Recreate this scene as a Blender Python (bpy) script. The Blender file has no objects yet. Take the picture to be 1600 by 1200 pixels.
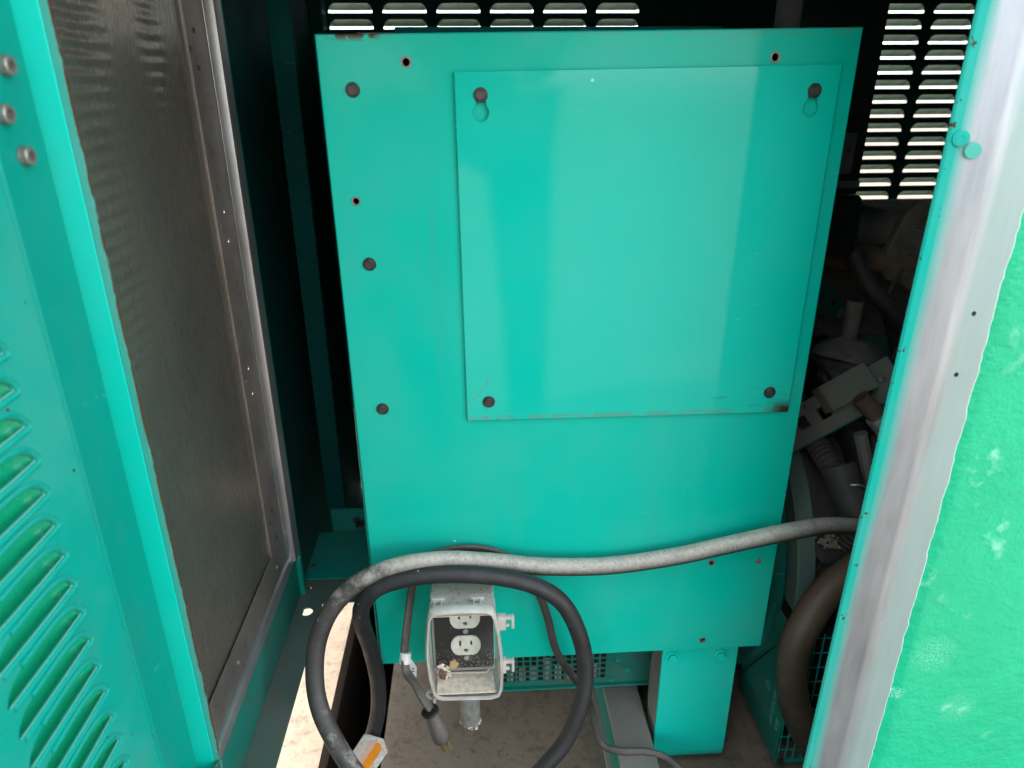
import bpy, bmesh, math, random
from mathutils import Vector, Matrix
from mathutils.geometry import tessellate_polygon
random.seed(7)
S = bpy.context.scene
COL = S.collection
R = math.radians

# ------------------------------------------------------------------ camera
cam = bpy.data.cameras.new('camera'); cam_o = bpy.data.objects.new('camera', cam); COL.objects.link(cam_o)
cam.sensor_width = 36.0; cam.lens = 24.975; cam.clip_start = 0.01; cam.clip_end = 500
def cam_matrix(p, y, r):
    f = Vector((math.sin(y)*math.cos(p), math.cos(y)*math.cos(p), -math.sin(p)))
    rt = Vector((math.cos(y), -math.sin(y), 0)); up = rt.cross(f)
    r2 = rt*math.cos(r) + up*math.sin(r); u2 = r2.cross(f)
    return Matrix((r2, u2, -f)).transposed()
cam_o.matrix_world = Matrix.Translation((-0.1150, -0.7131, 0.6829)) @ cam_matrix(0.3949, 0.0529, -0.0059).to_4x4()
cam.dof.use_dof = True; cam.dof.focus_distance = 0.80; cam.dof.aperture_fstop = 6.5
S.camera = cam_o

# ------------------------------------------------------------------ sky, sun, exposure
EL, AZ = R(56), R(15)
w = bpy.data.worlds.new('World'); S.world = w; w.use_nodes = True
nt = w.node_tree; nt.nodes.clear()
sky = nt.nodes.new('ShaderNodeTexSky'); sky.sky_type = 'NISHITA'; sky.sun_disc = False
sky.sun_elevation = EL; sky.sun_rotation = R(-75); sky.dust_density = 1.2; sky.air_density = 1.2
hs = nt.nodes.new('ShaderNodeHueSaturation'); hs.inputs['Saturation'].default_value = 0.36
bg = nt.nodes.new('ShaderNodeBackground'); bg.inputs['Strength'].default_value = 0.15
out = nt.nodes.new('ShaderNodeOutputWorld')
nt.links.new(sky.outputs[0], hs.inputs['Color']); nt.links.new(hs.outputs[0], bg.inputs['Color']); nt.links.new(bg.outputs[0], out.inputs[0])
sl = bpy.data.lights.new('sun', 'SUN'); sl.energy = 2.0; sl.angle = R(0.5); sl.color = (1, 0.96, 0.90)
so = bpy.data.objects.new('sun', sl); COL.objects.link(so)
so.rotation_euler = Vector((-math.cos(EL)*math.cos(AZ), math.cos(EL)*math.sin(AZ), math.sin(EL))).to_track_quat('Z', 'Y').to_euler()
S.view_settings.view_transform = 'Standard'; S.view_settings.look = 'None'
S.view_settings.exposure = 2.65; S.view_settings.gamma = 1.0

# ------------------------------------------------------------------ material kit
class NT:
    def __init__(s, name):
        s.m = bpy.data.materials.new(name); s.m.use_nodes = True; s.t = s.m.node_tree
        s.b = s.t.nodes['Principled BSDF']; s.tc = s.n('TexCoord').outputs['Object']
    def n(s, typ, **kw):
        o = s.t.nodes.new('ShaderNode'+typ)
        for k, v in kw.items():
            if isinstance(k, str) and hasattr(o, k): setattr(o, k, v)
        return o
    def l(s, a, b): s.t.links.new(a, b)
    def put(s, sock, v):
        if isinstance(v, bpy.types.NodeSocket): s.l(v, sock)
        else:
            if sock.type == 'RGBA' and len(v) == 3: v = (*v, 1)
            sock.default_value = v
    def mapped(s, scale=(1, 1, 1), rot=(0, 0, 0)):
        m = s.n('Mapping'); s.l(s.tc, m.inputs[0]); m.inputs['Scale'].default_value = scale; m.inputs['Rotation'].default_value = rot
        return m.outputs[0]
    def noise(s, scale, detail=4, rough=.55, vec=None, dist=0):
        o = s.n('TexNoise'); s.l(vec or s.tc, o.inputs['Vector'])
        o.inputs['Scale'].default_value = scale; o.inputs['Detail'].default_value = detail
        o.inputs['Roughness'].default_value = rough; o.inputs['Distortion'].default_value = dist
        return o.outputs['Fac']
    def voro(s, scale, feature='F1', vec=None, out='Distance'):
        o = s.n('TexVoronoi'); o.feature = feature; s.l(vec or s.tc, o.inputs['Vector']); o.inputs['Scale'].default_value = scale
        return o.outputs[out]
    def ramp(s, v, a, b, lo=0., hi=1.):
        o = s.n('MapRange'); o.clamp = True; s.l(v, o.inputs['Value'])
        for i, x in zip((1, 2, 3, 4), (a, b, lo, hi)): o.inputs[i].default_value = x
        return o.outputs[0]
    def math(s, op, a, b=0.):
        o = s.n('Math'); o.operation = op; s.put(o.inputs[0], a); s.put(o.inputs[1], b); return o.outputs[0]
    def mix(s, f, a, b, mode='MIX'):
        o = s.n('Mix'); o.data_type = 'RGBA'; o.blend_type = mode
        s.put(o.inputs[0], f); s.put(o.inputs[6], a); s.put(o.inputs[7], b); return o.outputs[2]
    def xyz(s):
        o = s.n('SeparateXYZ'); s.l(s.tc, o.inputs[0]); return o.outputs
    def normal_z(s):
        g = s.n('NewGeometry'); o = s.n('SeparateXYZ'); s.l(g.outputs['Normal'], o.inputs[0]); return o.outputs[2]
    def band(s, v, a, b, soft):
        return s.math('MULTIPLY', s.ramp(v, a-soft, a+soft), s.ramp(v, b-soft, b+soft, 1, 0))
    def bump(s, h, strength=.3, dist=.001, prev=None):
        o = s.n('Bump'); s.put(o.inputs['Height'], h); o.inputs['Strength'].default_value = strength; o.inputs['Distance'].default_value = dist
        if prev is not None: s.l(prev, o.inputs['Normal'])
        s.l(o.outputs[0], s.b.inputs['Normal']); return o.outputs[0]
    def set(s, **kw):
        for k, v in kw.items():
            s.put(s.b.inputs[k.replace('_', ' ')], v)
        return s
    def specks(s, scale, size, keep):
        o = s.n('TexVoronoi'); s.l(s.tc, o.inputs['Vector']); o.inputs['Scale'].default_value = scale
        sp = s.n('SeparateColor'); s.l(o.outputs['Color'], sp.inputs[0])
        big = s.ramp(sp.outputs[1], 0, 1, size*.4, size*1.3)
        return s.math('MULTIPLY', s.math('LESS_THAN', o.outputs['Distance'], big), s.math('GREATER_THAN', sp.outputs[0], keep))

TEAL = (0.0005, 0.485, 0.368)
def teal_paint(name, base=TEAL, rough=.32, coat=.35, coat_rough=.22, dust=.25, dust_col=(.22, .45, .38), wave=.0, specks=True, chips=0., grime=0., settle=0.):
    k = NT(name)
    c = k.mix(k.ramp(k.noise(3.5, 3), .3, .75, 0, .55), base, tuple(x*1.0 for x in (base[0]+.001, base[1]*1.07, base[2]*1.08)))
    hz = k.ramp(k.noise(7, 5, .6), .42, .8)
    c = k.mix(k.math('MULTIPLY', hz, dust), c, dust_col)
    if grime: c = k.mix(k.ramp(k.noise(16, 6, .65), .5, .8, 0, grime), c, (.10, .085, .06))
    if specks:
        c = k.mix(k.specks(28, .035, .86), c, (.45, .75, .66))
        c = k.mix(k.specks(40, .030, .90), c, (.02, .06, .05))
    drip = k.math('MULTIPLY', k.ramp(k.noise(9, 4, .6, k.mapped((4, 4, .35))), .54, .74), k.ramp(k.noise(4, 3), .4, .65))
    c = k.mix(k.math('MULTIPLY', drip, dust), c, tuple(min(1, v*.72+.04) for v in base))
    scr = k.math('MULTIPLY', k.ramp(k.noise(5, 2, .5, k.mapped((9, 9, 60), (0, .6, 0))), .735, .75), k.ramp(k.noise(5, 3), .5, .6))
    c = k.mix(k.math('MULTIPLY', scr, .35), c, (.30, .62, .54))
    if settle: c = k.mix(k.math('MULTIPLY', k.ramp(k.normal_z(), .6, .9), k.ramp(k.noise(12, 5, .65), .25, .6, settle*.5, settle)), c, (.13, .12, .10))
    if chips:
        c = k.mix(k.ramp(k.noise(60, 4, .7), .70-.1*chips, .72-.1*chips), c, (.07, .035, .018))
    k.set(Base_Color=c, Roughness=k.ramp(k.noise(9, 4), .3, .7, rough-.07, rough+.10), Coat_Weight=coat, Coat_Roughness=coat_rough, Specular_IOR_Level=.06)
    b = k.bump(k.noise(420, 2), .05, .0006)
    if wave: k.bump(k.noise(5, 2), wave, .004, b); k.l(k.t.nodes[-1].outputs[0], k.b.inputs['Coat Normal'])
    return k

M = {}
# main control panel: chalky satin teal with chips along its top edge
k = teal_paint('teal_panel', rough=.45, coat=.22, coat_rough=.11, dust=.45, dust_col=(.07, .44, .35), wave=.05)
x, y, z = k.xyz()
c = k.b.inputs['Base Color'].links[0].from_socket
chip = k.math('MULTIPLY', k.math('MULTIPLY', k.band(x, -.240, -.196, .004), k.ramp(z, .7215, .7262)), k.ramp(k.noise(95, 3, .6), .42, .46))
c = k.mix(chip, c, (.075, .03, .018))
rustsp = k.math('MULTIPLY', k.ramp(z, .7255, .7275), k.ramp(k.noise(40, 4, .7), .45, .55))
c = k.mix(k.math('MULTIPLY', rustsp, .18), c, (.16, .14, .09))
k.set(Base_Color=c); M['panel'] = k.m
# access cover: glossier, scratched and rusted in its lower right corner
k = teal_paint('teal_cover', base=(.0005, .51, .395), rough=.45, coat=.55, coat_rough=.045, wave=.045, dust=.10)
x, y, z = k.xyz()
c = k.b.inputs['Base Color'].links[0].from_socket
rc = k.math('MULTIPLY', k.ramp(x, .204, .222), k.ramp(z, .362, .350))
rc = k.math('MULTIPLY', rc, k.ramp(k.noise(70, 4, .7), .36, .46))
c = k.mix(rc, c, (.045, .028, .022))
strk = k.noise(30, 5, .7, k.mapped((1, 1, 9)))
st = k.math('MULTIPLY', k.math('MULTIPLY', k.ramp(x, .12, .17), k.band(z, .354, .378, .008)), k.ramp(strk, .58, .64))
c = k.mix(k.math('MULTIPLY', st, .55), c, (.05, .12, .10))
low = k.math('MULTIPLY', k.ramp(z, .3505, .3495), k.ramp(k.noise(55, 4, .7), .44, .56))
c = k.mix(k.math('MULTIPLY', low, .45), c, (.16, .20, .15))
ed = k.math('MULTIPLY', k.ramp(z, .3460, .3450), k.ramp(k.noise(90, 3, .7), .60, .66))
c = k.mix(ed, c, (.10, .05, .02))
k.set(Base_Color=c); M['cover'] = k.m
M['teal'] = teal_paint('shaded_teal_interior', base=(.006,.26,.20), dust_col=(.10,.24,.20), rough=.40, coat=.2, dust=.35, grime=.15).m  # housing teal darkened, interior shade put into the base colour
M['teal_shade'] = teal_paint('shaded_teal_wall', base=(.003, .075, .068), rough=.7, coat=.0, dust=.15, dust_col=(.01,.05,.045), specks=False).m  # same teal much darker: the unlit interior is painted into the walls
M['teal_door'] = teal_paint('teal_door', base=(.003,.38,.30), rough=.38, coat=.25, dust=.5, dust_col=(.14, .42, .36), grime=.18, chips=.3).m  # door teal set darker than the jamb to carry its shading
M['teal_post'] = teal_paint('teal_post_edge', base=(.01, .36, .29), rough=.5, coat=0, dust=.3, dust_col=(.2,.35,.31), chips=.6).m
M['teal_fold_shade'] = teal_paint('shaded_door_fold', base=(.002,.30,.235), rough=.4, coat=.15, dust=.25, dust_col=(.03,.38,.31), grime=.15).m  # darker copy of the door teal, shade on the fold put into colour
M['teal_jamb'] = teal_paint('teal_jamb', base=(.004, .62, .49), rough=.35, coat=.2, dust=.15).m
M['teal_sill'] = teal_paint('teal_sill', base=(.008, .16, .125), rough=.40, coat=.2, dust=.15, grime=.85, settle=.8).m
M['olive'] = teal_paint('dusty_bracket', base=(.17, .155, .13), rough=.65, coat=0, dust=.45, dust_col=(.05, .20, .16), grime=.3, chips=.3, specks=False).m
# jamb edge strip with a rusty border
k = teal_paint('rusty_edge', base=(.06, .40, .33), rough=.5, coat=0, dust=.4)
x, y, z = k.xyz(); c = k.b.inputs['Base Color'].links[0].from_socket
f = k.math('ADD', k.ramp(x, -.3775, -.3752), k.math('MULTIPLY', k.noise(70, 6, .75, k.mapped((1, 1, .5))), .9))
c = k.mix(k.ramp(f, 1.28, 1.42), c, (.10, .055, .025)); k.set(Base_Color=c); M['rusty'] = k.m
# thick rough bright green exterior paint
k = NT('rough_green_paint')
n1 = k.noise(75, 3, .5); n2 = k.noise(240, 2, .5); n3 = k.noise(9, 3); n4 = k.noise(520, 4, .75)
hgt = k.math('ADD', n1, k.math('MULTIPLY', n2, .30))
c = k.mix(k.ramp(n3, .35, .7), (.005, .39, .195), (.008, .44, .225))
sc = k.math('MULTIPLY', k.ramp(k.noise(11, 4, .6), .57, .70), k.ramp(n1, .50, .68))
for cx, cz, rr, am in ((.321, .172, .026, .45), (.362, .100, .022, .35), (.2945, .123, .009, 1.)):
    x, y, z = k.xyz(); d = k.math('ADD', k.math('POWER', k.math('SUBTRACT', x, cx), 2.), k.math('POWER', k.math('SUBTRACT', z, cz), 2.))
    sc = k.math('MAXIMUM', sc, k.math('MULTIPLY', k.ramp(d, rr*rr, 0, 0, am), k.ramp(n4, .46, .62)))
c = k.mix(k.math('MULTIPLY', sc, .75), c, (.42, .80, .66))
c = k.mix(k.ramp(k.noise(6, 5, .65), .56, .76, 0, .35), c, (.02, .25, .14))
c = k.mix(k.specks(30, .05, .82), c, (.45, .82, .7))
k.set(Base_Color=c, Roughness=.26, Specular_IOR_Level=.38); k.bump(hgt, .62, .0030)
M['rough_green'] = k.m
# galvanised liner, soiled
k = NT('galvanised_liner')
v = k.mapped((1, .6, 9)); v2 = k.mapped((1, 22, 1.2))
st = k.noise(4, 5, .6, v); gr = k.noise(30, 5, .7, v2); bl = k.noise(4.2, 4, .55)
c = k.mix(k.ramp(bl, .35, .7), (.20, .185, .165), (.35, .31, .255))
c = k.mix(k.ramp(gr, .45, .75, 0, .35), c, (.30, .29, .27))
c = k.mix(k.specks(22, .03, .85), c, (.55, .55, .52)); c = k.mix(k.specks(30, .03, .88), c, (.02, .02, .02))
k.set(Base_Color=c, Metallic=.75, Roughness=k.ramp(gr, .3, .7, .23, .35))
b = k.bump(gr, .06, .0005); x, y, z = k.xyz()
wv = k.n('TexWave'); wv.wave_type = 'BANDS'; wv.bands_direction = 'Z'; k.l(k.tc, wv.inputs['Vector']); wv.inputs['Scale'].default_value = 27; wv.inputs['Distortion'].default_value = 1.0
hgt = k.math('MULTIPLY', k.math('MULTIPLY', wv.outputs['Fac'], k.ramp(z, .42, .62)), k.math('ADD', k.band(y, -.19, -.13, .03), k.math('MULTIPLY', k.band(y, -.045, -.015, .02), .6)))
k.bump(hgt, .5, .0028, b); M['galv'] = k.m
k = NT('galvanised_flange')
g = k.noise(25, 5, .7, k.mapped((1, 8, 1.0))); bl = k.noise(14, 5, .65)
c = k.mix(k.ramp(bl, .35, .7), (.17, .155, .145), (.29, .25, .22)); c = k.mix(k.ramp(k.noise(40, 5, .7), .58, .72, 0, .7), c, (.07, .05, .035))
k.set(Base_Color=c, Metallic=.6, Roughness=k.ramp(g, .3, .7, .38, .55)); k.bump(g, .06, .0005); M['flange'] = k.m
k = NT('bright_metal_lip'); k.set(Base_Color=k.mix(k.ramp(k.noise(18, 5), .3, .7), (.56, .56, .57), (.42, .41, .40)), Metallic=.85, Roughness=.42); M['lip'] = k.m
# worn metal trim: bare metal in the middle, old teal overspray on its sides
k = NT('worn_metal_trim'); x, y, z = k.xyz()
n = k.noise(16, 5, .6, k.mapped((3, 1, .35))); x = k.math('SUBTRACT', x, k.math('MULTIPLY', k.math('SUBTRACT', z, .3), .0115)); xx = k.math('ADD', x, k.math('MULTIPLY', k.math('SUBTRACT', n, .5), .010))
c = k.mix(k.ramp(k.noise(30, 5, .6, k.mapped((3, 1, .3))), .3, .7), (.42, .45, .485), (.30, .325, .355))
c = k.mix(k.ramp(xx, .2525, .264, 0, .75), c, (.22, .33, .305))
c = k.mix(k.ramp(xx, .2350, .2270, 0, .95), c, (.03, .36, .29))
c = k.mix(k.specks(35, .03, .9), c, (.9, .9, .9))
met = k.math('MULTIPLY', k.ramp(xx, .2270, .2350), k.ramp(xx, .252, .266, .85, .35))
k.set(Base_Color=c, Metallic=met, Roughness=k.ramp(k.noise(20, 4), .3, .7, .40, .55)); k.bump(k.noise(60, 4, .6, k.mapped((2, 1, .2))), .08, .0006); M['trim'] = k.m
k = NT('flaked_paint_edge'); k.set(Base_Color=(.50, .68, .62), Roughness=.6); k.bump(k.noise(300, 3), .5, .001); M['flake'] = k.m
M['louver_edge'] = None
# concrete
k = NT('concrete')
n = k.noise(5, 8, .65); f = k.noise(60, 5, .7); br = k.noise(40, 4, .6, k.mapped((1, .10, 1)))
c = k.mix(k.ramp(n, .3, .7), (.165, .122, .083), (.222, .168, .118)); c = k.mix(k.ramp(f, .5, .72), c, (.105, .078, .056)); c = k.mix(k.ramp(br, .52, .72, 0, .6), c, (.208, .173, .132))
c = k.mix(k.ramp(k.noise(150, 3, .6), .62, .70, 0, .8), c, (.06, .042, .03)); c = k.mix(k.ramp(k.noise(14, 4, .6), .62, .72, 0, .5), c, (.085, .06, .042))
k.set(Base_Color=c, Roughness=.9); b = k.bump(br, .3, .002); k.bump(f, .35, .003, b); M['concrete'] = k.m
k = teal_paint('louver_lip_highlight', base=(.16, .52, .43), rough=.5, coat=0, dust=.6, dust_col=(.3,.5,.42), specks=False); M['louver_edge'] = k.m  # cut slot lip with its bright highlight put into the colour
k = NT('soil'); k.set(Base_Color=k.mix(k.noise(30, 6, .7), (.012, .007, .004), (.030, .017, .010)), Roughness=1.0); k.bump(k.noise(50, 6), .8, .01); M['soil'] = k.m
# rubber cables with settled dust
def rubber(name, base, dust_col, amount, scuff=.4, gx=None):
    k = NT(name); nz = k.normal_z(); n = k.noise(55, 6, .7); fn = k.noise(300, 4, .7)
    up = k.ramp(nz, -.45, .75)
    d = k.math('MULTIPLY', up, k.ramp(n, .15, .52, .45, 1))
    d = k.math('MULTIPLY', d, k.ramp(fn, .25, .6, .55, 1))
    d = k.math('MULTIPLY', d, amount)
    if gx:
        x, y, z = k.xyz(); d = k.math('MULTIPLY', d, k.ramp(k.math('ADD', x, k.math('MULTIPLY', k.math('SUBTRACT', n, .5), .22)), gx[0], gx[1], .12, 1))
    c = k.mix(k.ramp(k.noise(60, 5, .7), .5, .72, 0, scuff), base, tuple(v*3+.02 for v in base))
    c = k.mix(d, c, dust_col); c = k.mix(k.specks(70, .09, .80), c, (.30, .30, .29))
    k.set(Base_Color=c, Roughness=k.ramp(n, .3, .7, .42, .65)); k.bump(k.math('ADD', k.noise(90, 5, .65), k.math('MULTIPLY', fn, .3)), .25, .0009); return k.m
M['cable_dusty'] = rubber('dusty_rubber', (.022, .021, .021), (.60, .53, .46), 1.0, gx=(-.275, -.215))
M['cable_black'] = rubber('black_rubber', (.010, .011, .014), (.13, .10, .08), .20)
M['cord'] = rubber('cord_rubber', (.022, .021, .02), (.22, .18, .15), .5)
M['hose'] = rubber('rusty_brown_hose', (.030, .021, .017), (.15, .082, .052), .9)
M['plug'] = rubber('grey_plug_rubber', (.045, .040, .037), (.17, .145, .125), .9)
# plastics, small hardware
def plain(name, col, rough=.5, metal=0., nscale=30, var=.25, bump=.1, **kw):
    k = NT(name); k.set(Base_Color=k.mix(k.ramp(k.noise(nscale, 5, .6), .35, .7), col, tuple(v*(1-var) for v in col)), Roughness=rough, Metallic=metal, **kw)
    k.bump(k.noise(nscale*6, 3), bump, .0006); return k.m
k = NT('dusty_grey_plastic'); d = k.math('MULTIPLY', k.ramp(k.normal_z(), .1, .7), k.ramp(k.noise(130, 5, .7), .3, .6))
c = k.mix(k.noise(30, 4), (.54, .50, .45), (.63, .59, .54)); c = k.mix(d, c, (.55, .48, .38)); c = k.mix(k.math('MULTIPLY', d, k.ramp(k.noise(220, 4, .7), .56, .64)), c, (.22, .19, .15))
k.set(Base_Color=c, Roughness=.6); k.bump(k.noise(200, 4), .2, .0008); M['box_grey'] = k.m
k = NT('clear_dusty_plastic')
tr = k.n('BsdfTransparent'); gl = k.n('BsdfGlossy'); gl.inputs['Roughness'].default_value = .08; df = k.n('BsdfDiffuse'); df.inputs['Color'].default_value = (.7, .66, .6, 1)
ms = k.n('MixShader'); k.put(ms.inputs[0], .025); k.l(tr.outputs[0], ms.inputs[1]); k.l(gl.outputs[0], ms.inputs[2])
m2 = k.n('MixShader'); k.put(m2.inputs[0], k.math('ADD', k.ramp(k.noise(18, 5, .6), .45, .9, .004, .06), k.math('MULTIPLY', k.specks(160, .12, .80), .5))); k.l(ms.outputs[0], m2.inputs[1]); k.l(df.outputs[0], m2.inputs[2])
k.l(m2.outputs[0], k.t.nodes['Material Output'].inputs[0]); M['clear'] = k.m
k = NT('frosted_clear_plastic')
tr = k.n('BsdfTransparent'); pb = k.b; c = k.mix(k.ramp(k.noise(150, 5, .7), .45, .65), (.74, .72, .69), (.48, .42, .34)); k.set(Base_Color=c, Roughness=.35)
ms = k.n('MixShader'); k.put(ms.inputs[0], k.ramp(k.noise(40, 4, .6), .3, .7, .60, .90)); k.l(tr.outputs[0], ms.inputs[1]); k.l(pb.outputs[0], ms.inputs[2]); k.l(ms.outputs[0], k.t.nodes['Material Output'].inputs[0]); M['frosted'] = k.m
k = NT('dust_film'); c = k.mix(k.ramp(k.noise(170, 5, .7), .4, .65), (.84, .73, .58), (.60, .49, .36)); k.set(Base_Color=c, Roughness=.9); k.bump(k.noise(150, 4), .4, .001); M['dust'] = k.m
M['rim'] = plain('white_clear_rim', (.57, .525, .47), .4, 0, 60, .2, .1, Coat_Weight=.3)
k = NT('black_faceplate'); c = k.mix(k.specks(180, .10, .70), (.012, .012, .013), (.4, .38, .35)); x, y, z = k.xyz()
c = k.mix(k.math('MULTIPLY', k.ramp(k.noise(420, 5, .75), .54, .62), k.ramp(z, .068, .040)), c, (.50, .44, .37)); k.set(Base_Color=c, Roughness=.45); M['faceplate'] = k.m
M['ivory'] = plain('ivory_plastic', (.80, .77, .66), .4, 0, 90, .18)
M['black'] = plain('black_plastic', (.012, .012, .013), .5)
M['void'] = plain('dark_void', (.003, .003, .003), .9)
M['bolt'] = plain('dark_steel_bolt', (.10, .085, .082), .42, .7, 120, .5, .3)
M['bolt_grey'] = plain('dull_steel_screw', (.36, .31, .28), .40, .6, 120, .4, .3)
M['zinc'] = plain('galvanised_conduit', (.36, .35, .33), .55, .4, 90, .45, .3)
M['brass'] = plain('brass', (.55, .40, .17), .35, .9)
M['iron'] = plain('dusty_cast_iron', (.23, .20, .175), .75, .0, 25, .45, .35)
M['regulator'] = plain('dusty_grey_casting', (.32, .285, .25), .7, .1, 30, .35, .35)
M['darkplastic'] = plain('dusty_black_plastic', (.075, .064, .055), .65, 0, 22, .45, .3)
M['rustpipe'] = plain('rusty_brown_pipe', (.15, .085, .06), .7, .1, 40, .5, .3)
M['silver'] = plain('crimped_silver', (.55, .54, .52), .4, .6, 80, .3, .6)
M['rail'] = plain('dusty_grey_paint', (.27, .255, .22), .7, 0, 16, .25, .2)
M['shroud'] = plain('dusty_green_grey_paint', (.13, .20, .165), .65, 0, 18, .3, .2)
M['nest'] = plain('brown_mud', (.20, .11, .07), .95, 0, 120, .6, .8)
M['amber'] = plain('yellow_flake', (.62, .42, .17), .7)
M['orange'] = plain('orange_sticker', (.90, .30, .015), .45)
M['peach'] = plain('faded_pink_sticker', (.72, .42, .33), .45)
M['paper'] = plain('white_paper', (.72, .71, .66), .7)
M['label_grey'] = plain('grey_label', (.17, .17, .175), .6)
M['print'] = plain('black_print', (.01, .01, .01), .7)
M['paleprint'] = plain('pale_print', (.16, .42, .35), .7)
M['hood'] = plain('lit_hood_paint', (.34, .42, .35), .6, 0, 40, .3, .2)  # hoods far paler than their wall: light on them put into the colour
M['rust_iron'] = plain('rusty_cast_iron', (.26, .165, .11), .8, 0, 18, .5, .4)
M['crumb'] = plain('tan_foam_crumbs', (.42, .34, .26), .9, 0, 60, .4, .4)

# ------------------------------------------------------------------ mesh kit
def link(name, me, mat=None, parent=None):
    o = bpy.data.objects.new(name, me); COL.objects.link(o)
    if mat is not None and me is not None and not me.materials: me.materials.append(mat)
    if parent: o.parent = parent
    return o
def from_bm(name, bm, mat, parent=None, smooth=False):
    bmesh.ops.recalc_face_normals(bm, faces=bm.faces)
    me = bpy.data.meshes.new(name); bm.to_mesh(me); bm.free()
    if smooth:
        me.polygons.foreach_set('use_smooth', [True]*len(me.polygons))
        me.set_sharp_from_angle(angle=R(35))
    return link(name, me, mat, parent)
def empty(name, loc=(0, 0, 0)):
    o = bpy.data.objects.new(name, None); o.empty_display_size = .02; o.location = loc; COL.objects.link(o)
    return o
def tag(o, label=None, cat=None, group=None, kind=None):
    for a, b in (('label', label), ('category', cat), ('group', group), ('kind', kind)):
        if b: o[a] = b
    return o
def add_box(bm, a, b, bev=0, seg=1, mat=None):
    xs, ys, zs = zip(a, b)
    r = bmesh.ops.create_cube(bm, size=1)
    mx = Matrix.Translation(((xs[0]+xs[1])/2, (ys[0]+ys[1])/2, (zs[0]+zs[1])/2)) @ Matrix.Diagonal((abs(xs[1]-xs[0]), abs(ys[1]-ys[0]), abs(zs[1]-zs[0]), 1))
    if mat is not None: mx = mat @ mx
    bmesh.ops.transform(bm, matrix=mx, verts=r['verts'])
    if bev:
        es = {e for v in r['verts'] for e in v.link_edges}
        bmesh.ops.bevel(bm, geom=list(es), offset=bev, segments=seg, affect='EDGES', profile=.6)
def box(name, a, b, mat, parent=None, bev=.001, seg=2, mtx=None):
    bm = bmesh.new(); add_box(bm, a, b, bev, seg, mtx); return from_bm(name, bm, mat, parent, True)
def offset_loop(lp, d):
    n = len(lp); res = []
    for i in range(n):
        a, b, c = Vector(lp[i-1]), Vector(lp[i]), Vector(lp[(i+1) % n])
        e1 = (b-a).normalized(); e2 = (c-b).normalized()
        n1 = Vector((-e1.y, e1.x)); n2 = Vector((-e2.y, e2.x)); m = n1+n2
        m = n1 if m.length < 1e-6 else m / max(.35, (1+n1.dot(n2)))
        res.append(b+m*d)
    return res
def area(lp): return sum(lp[i-1][0]*lp[i][1]-lp[i][0]*lp[i-1][1] for i in range(len(lp)))/2
def plate(name, outer, holes, origin, u, v, th, mat, parent=None, bev=0., bent=None):
    """flat sheet with holes; front at origin, thickness th behind it (along -(u x v))"""
    O, U, V = Vector(origin), Vector(u), Vector(v); N = U.cross(V).normalized()
    loops = [list(map(Vector, outer)) if area(outer) > 0 else list(map(Vector, outer))[::-1]]
    for h in holes:
        h = list(map(Vector, h)); loops.append(h if area(h) < 0 else h[::-1])
    bm = bmesh.new(); P = lambda p, d: bm.verts.new(O+U*p.x+V*p.y+N*d)
    front = [[P(p, 0) for p in (offset_loop(lp, bev) if bev else lp)] for lp in loops]
    mid = [[P(p, -bev) for p in lp] for lp in loops] if bev else front
    back = [[P(p, -th) for p in lp] for lp in loops]
    tri = tessellate_polygon([[Vector((p.x, p.y, 0)) for p in lp] for lp in loops])
    ff = [q for l in front for q in l]; bb = [q for l in back for q in l]
    for t in tri:
        try: bm.faces.new([ff[i] for i in t]); bm.faces.new([bb[i] for i in t][::-1])
        except ValueError: pass
    for A, B in ((front, mid), (mid, back)):
        if A is B: continue
        for la, lb in zip(A, B):
            for i in range(len(la)):
                bm.faces.new((la[i-1], la[i], lb[i], lb[i-1]))
    return from_bm(name, bm, mat, parent, bool(bev))
def circ(cx, cy, r, n=14, a0=0.): return [(cx+r*math.cos(a0+2*math.pi*i/n), cy+r*math.sin(a0+2*math.pi*i/n)) for i in range(n)]
def rect(x0, y0, x1, y1): return [(x0, y0), (x1, y0), (x1, y1), (x0, y1)]
def rrect(x0, y0, x1, y1, r, n=4):
    o = []
    for cx, cy, a in ((x1-r, y0+r, -90), (x1-r, y1-r, 0), (x0+r, y1-r, 90), (x0+r, y0+r, 180)):
        for i in range(n+1): o.append((cx+r*math.cos(R(a+90*i/n)), cy+r*math.sin(R(a+90*i/n))))
    return o
def spline(pts, per=8):
    P = [Vector(p) for p in pts]; P = [P[0]*2-P[1]]+P+[P[-1]*2-P[-2]]; o = []
    for i in range(1, len(P)-2):
        for j in range(per):
            t = j/per; a, b, c, d = P[i-1:i+3]
            o.append(.5*((2*b)+(c-a)*t+(2*a-5*b+4*c-d)*t*t+(3*b-a-3*c+d)*t**3))
    o.append(P[-2]); return o
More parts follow.
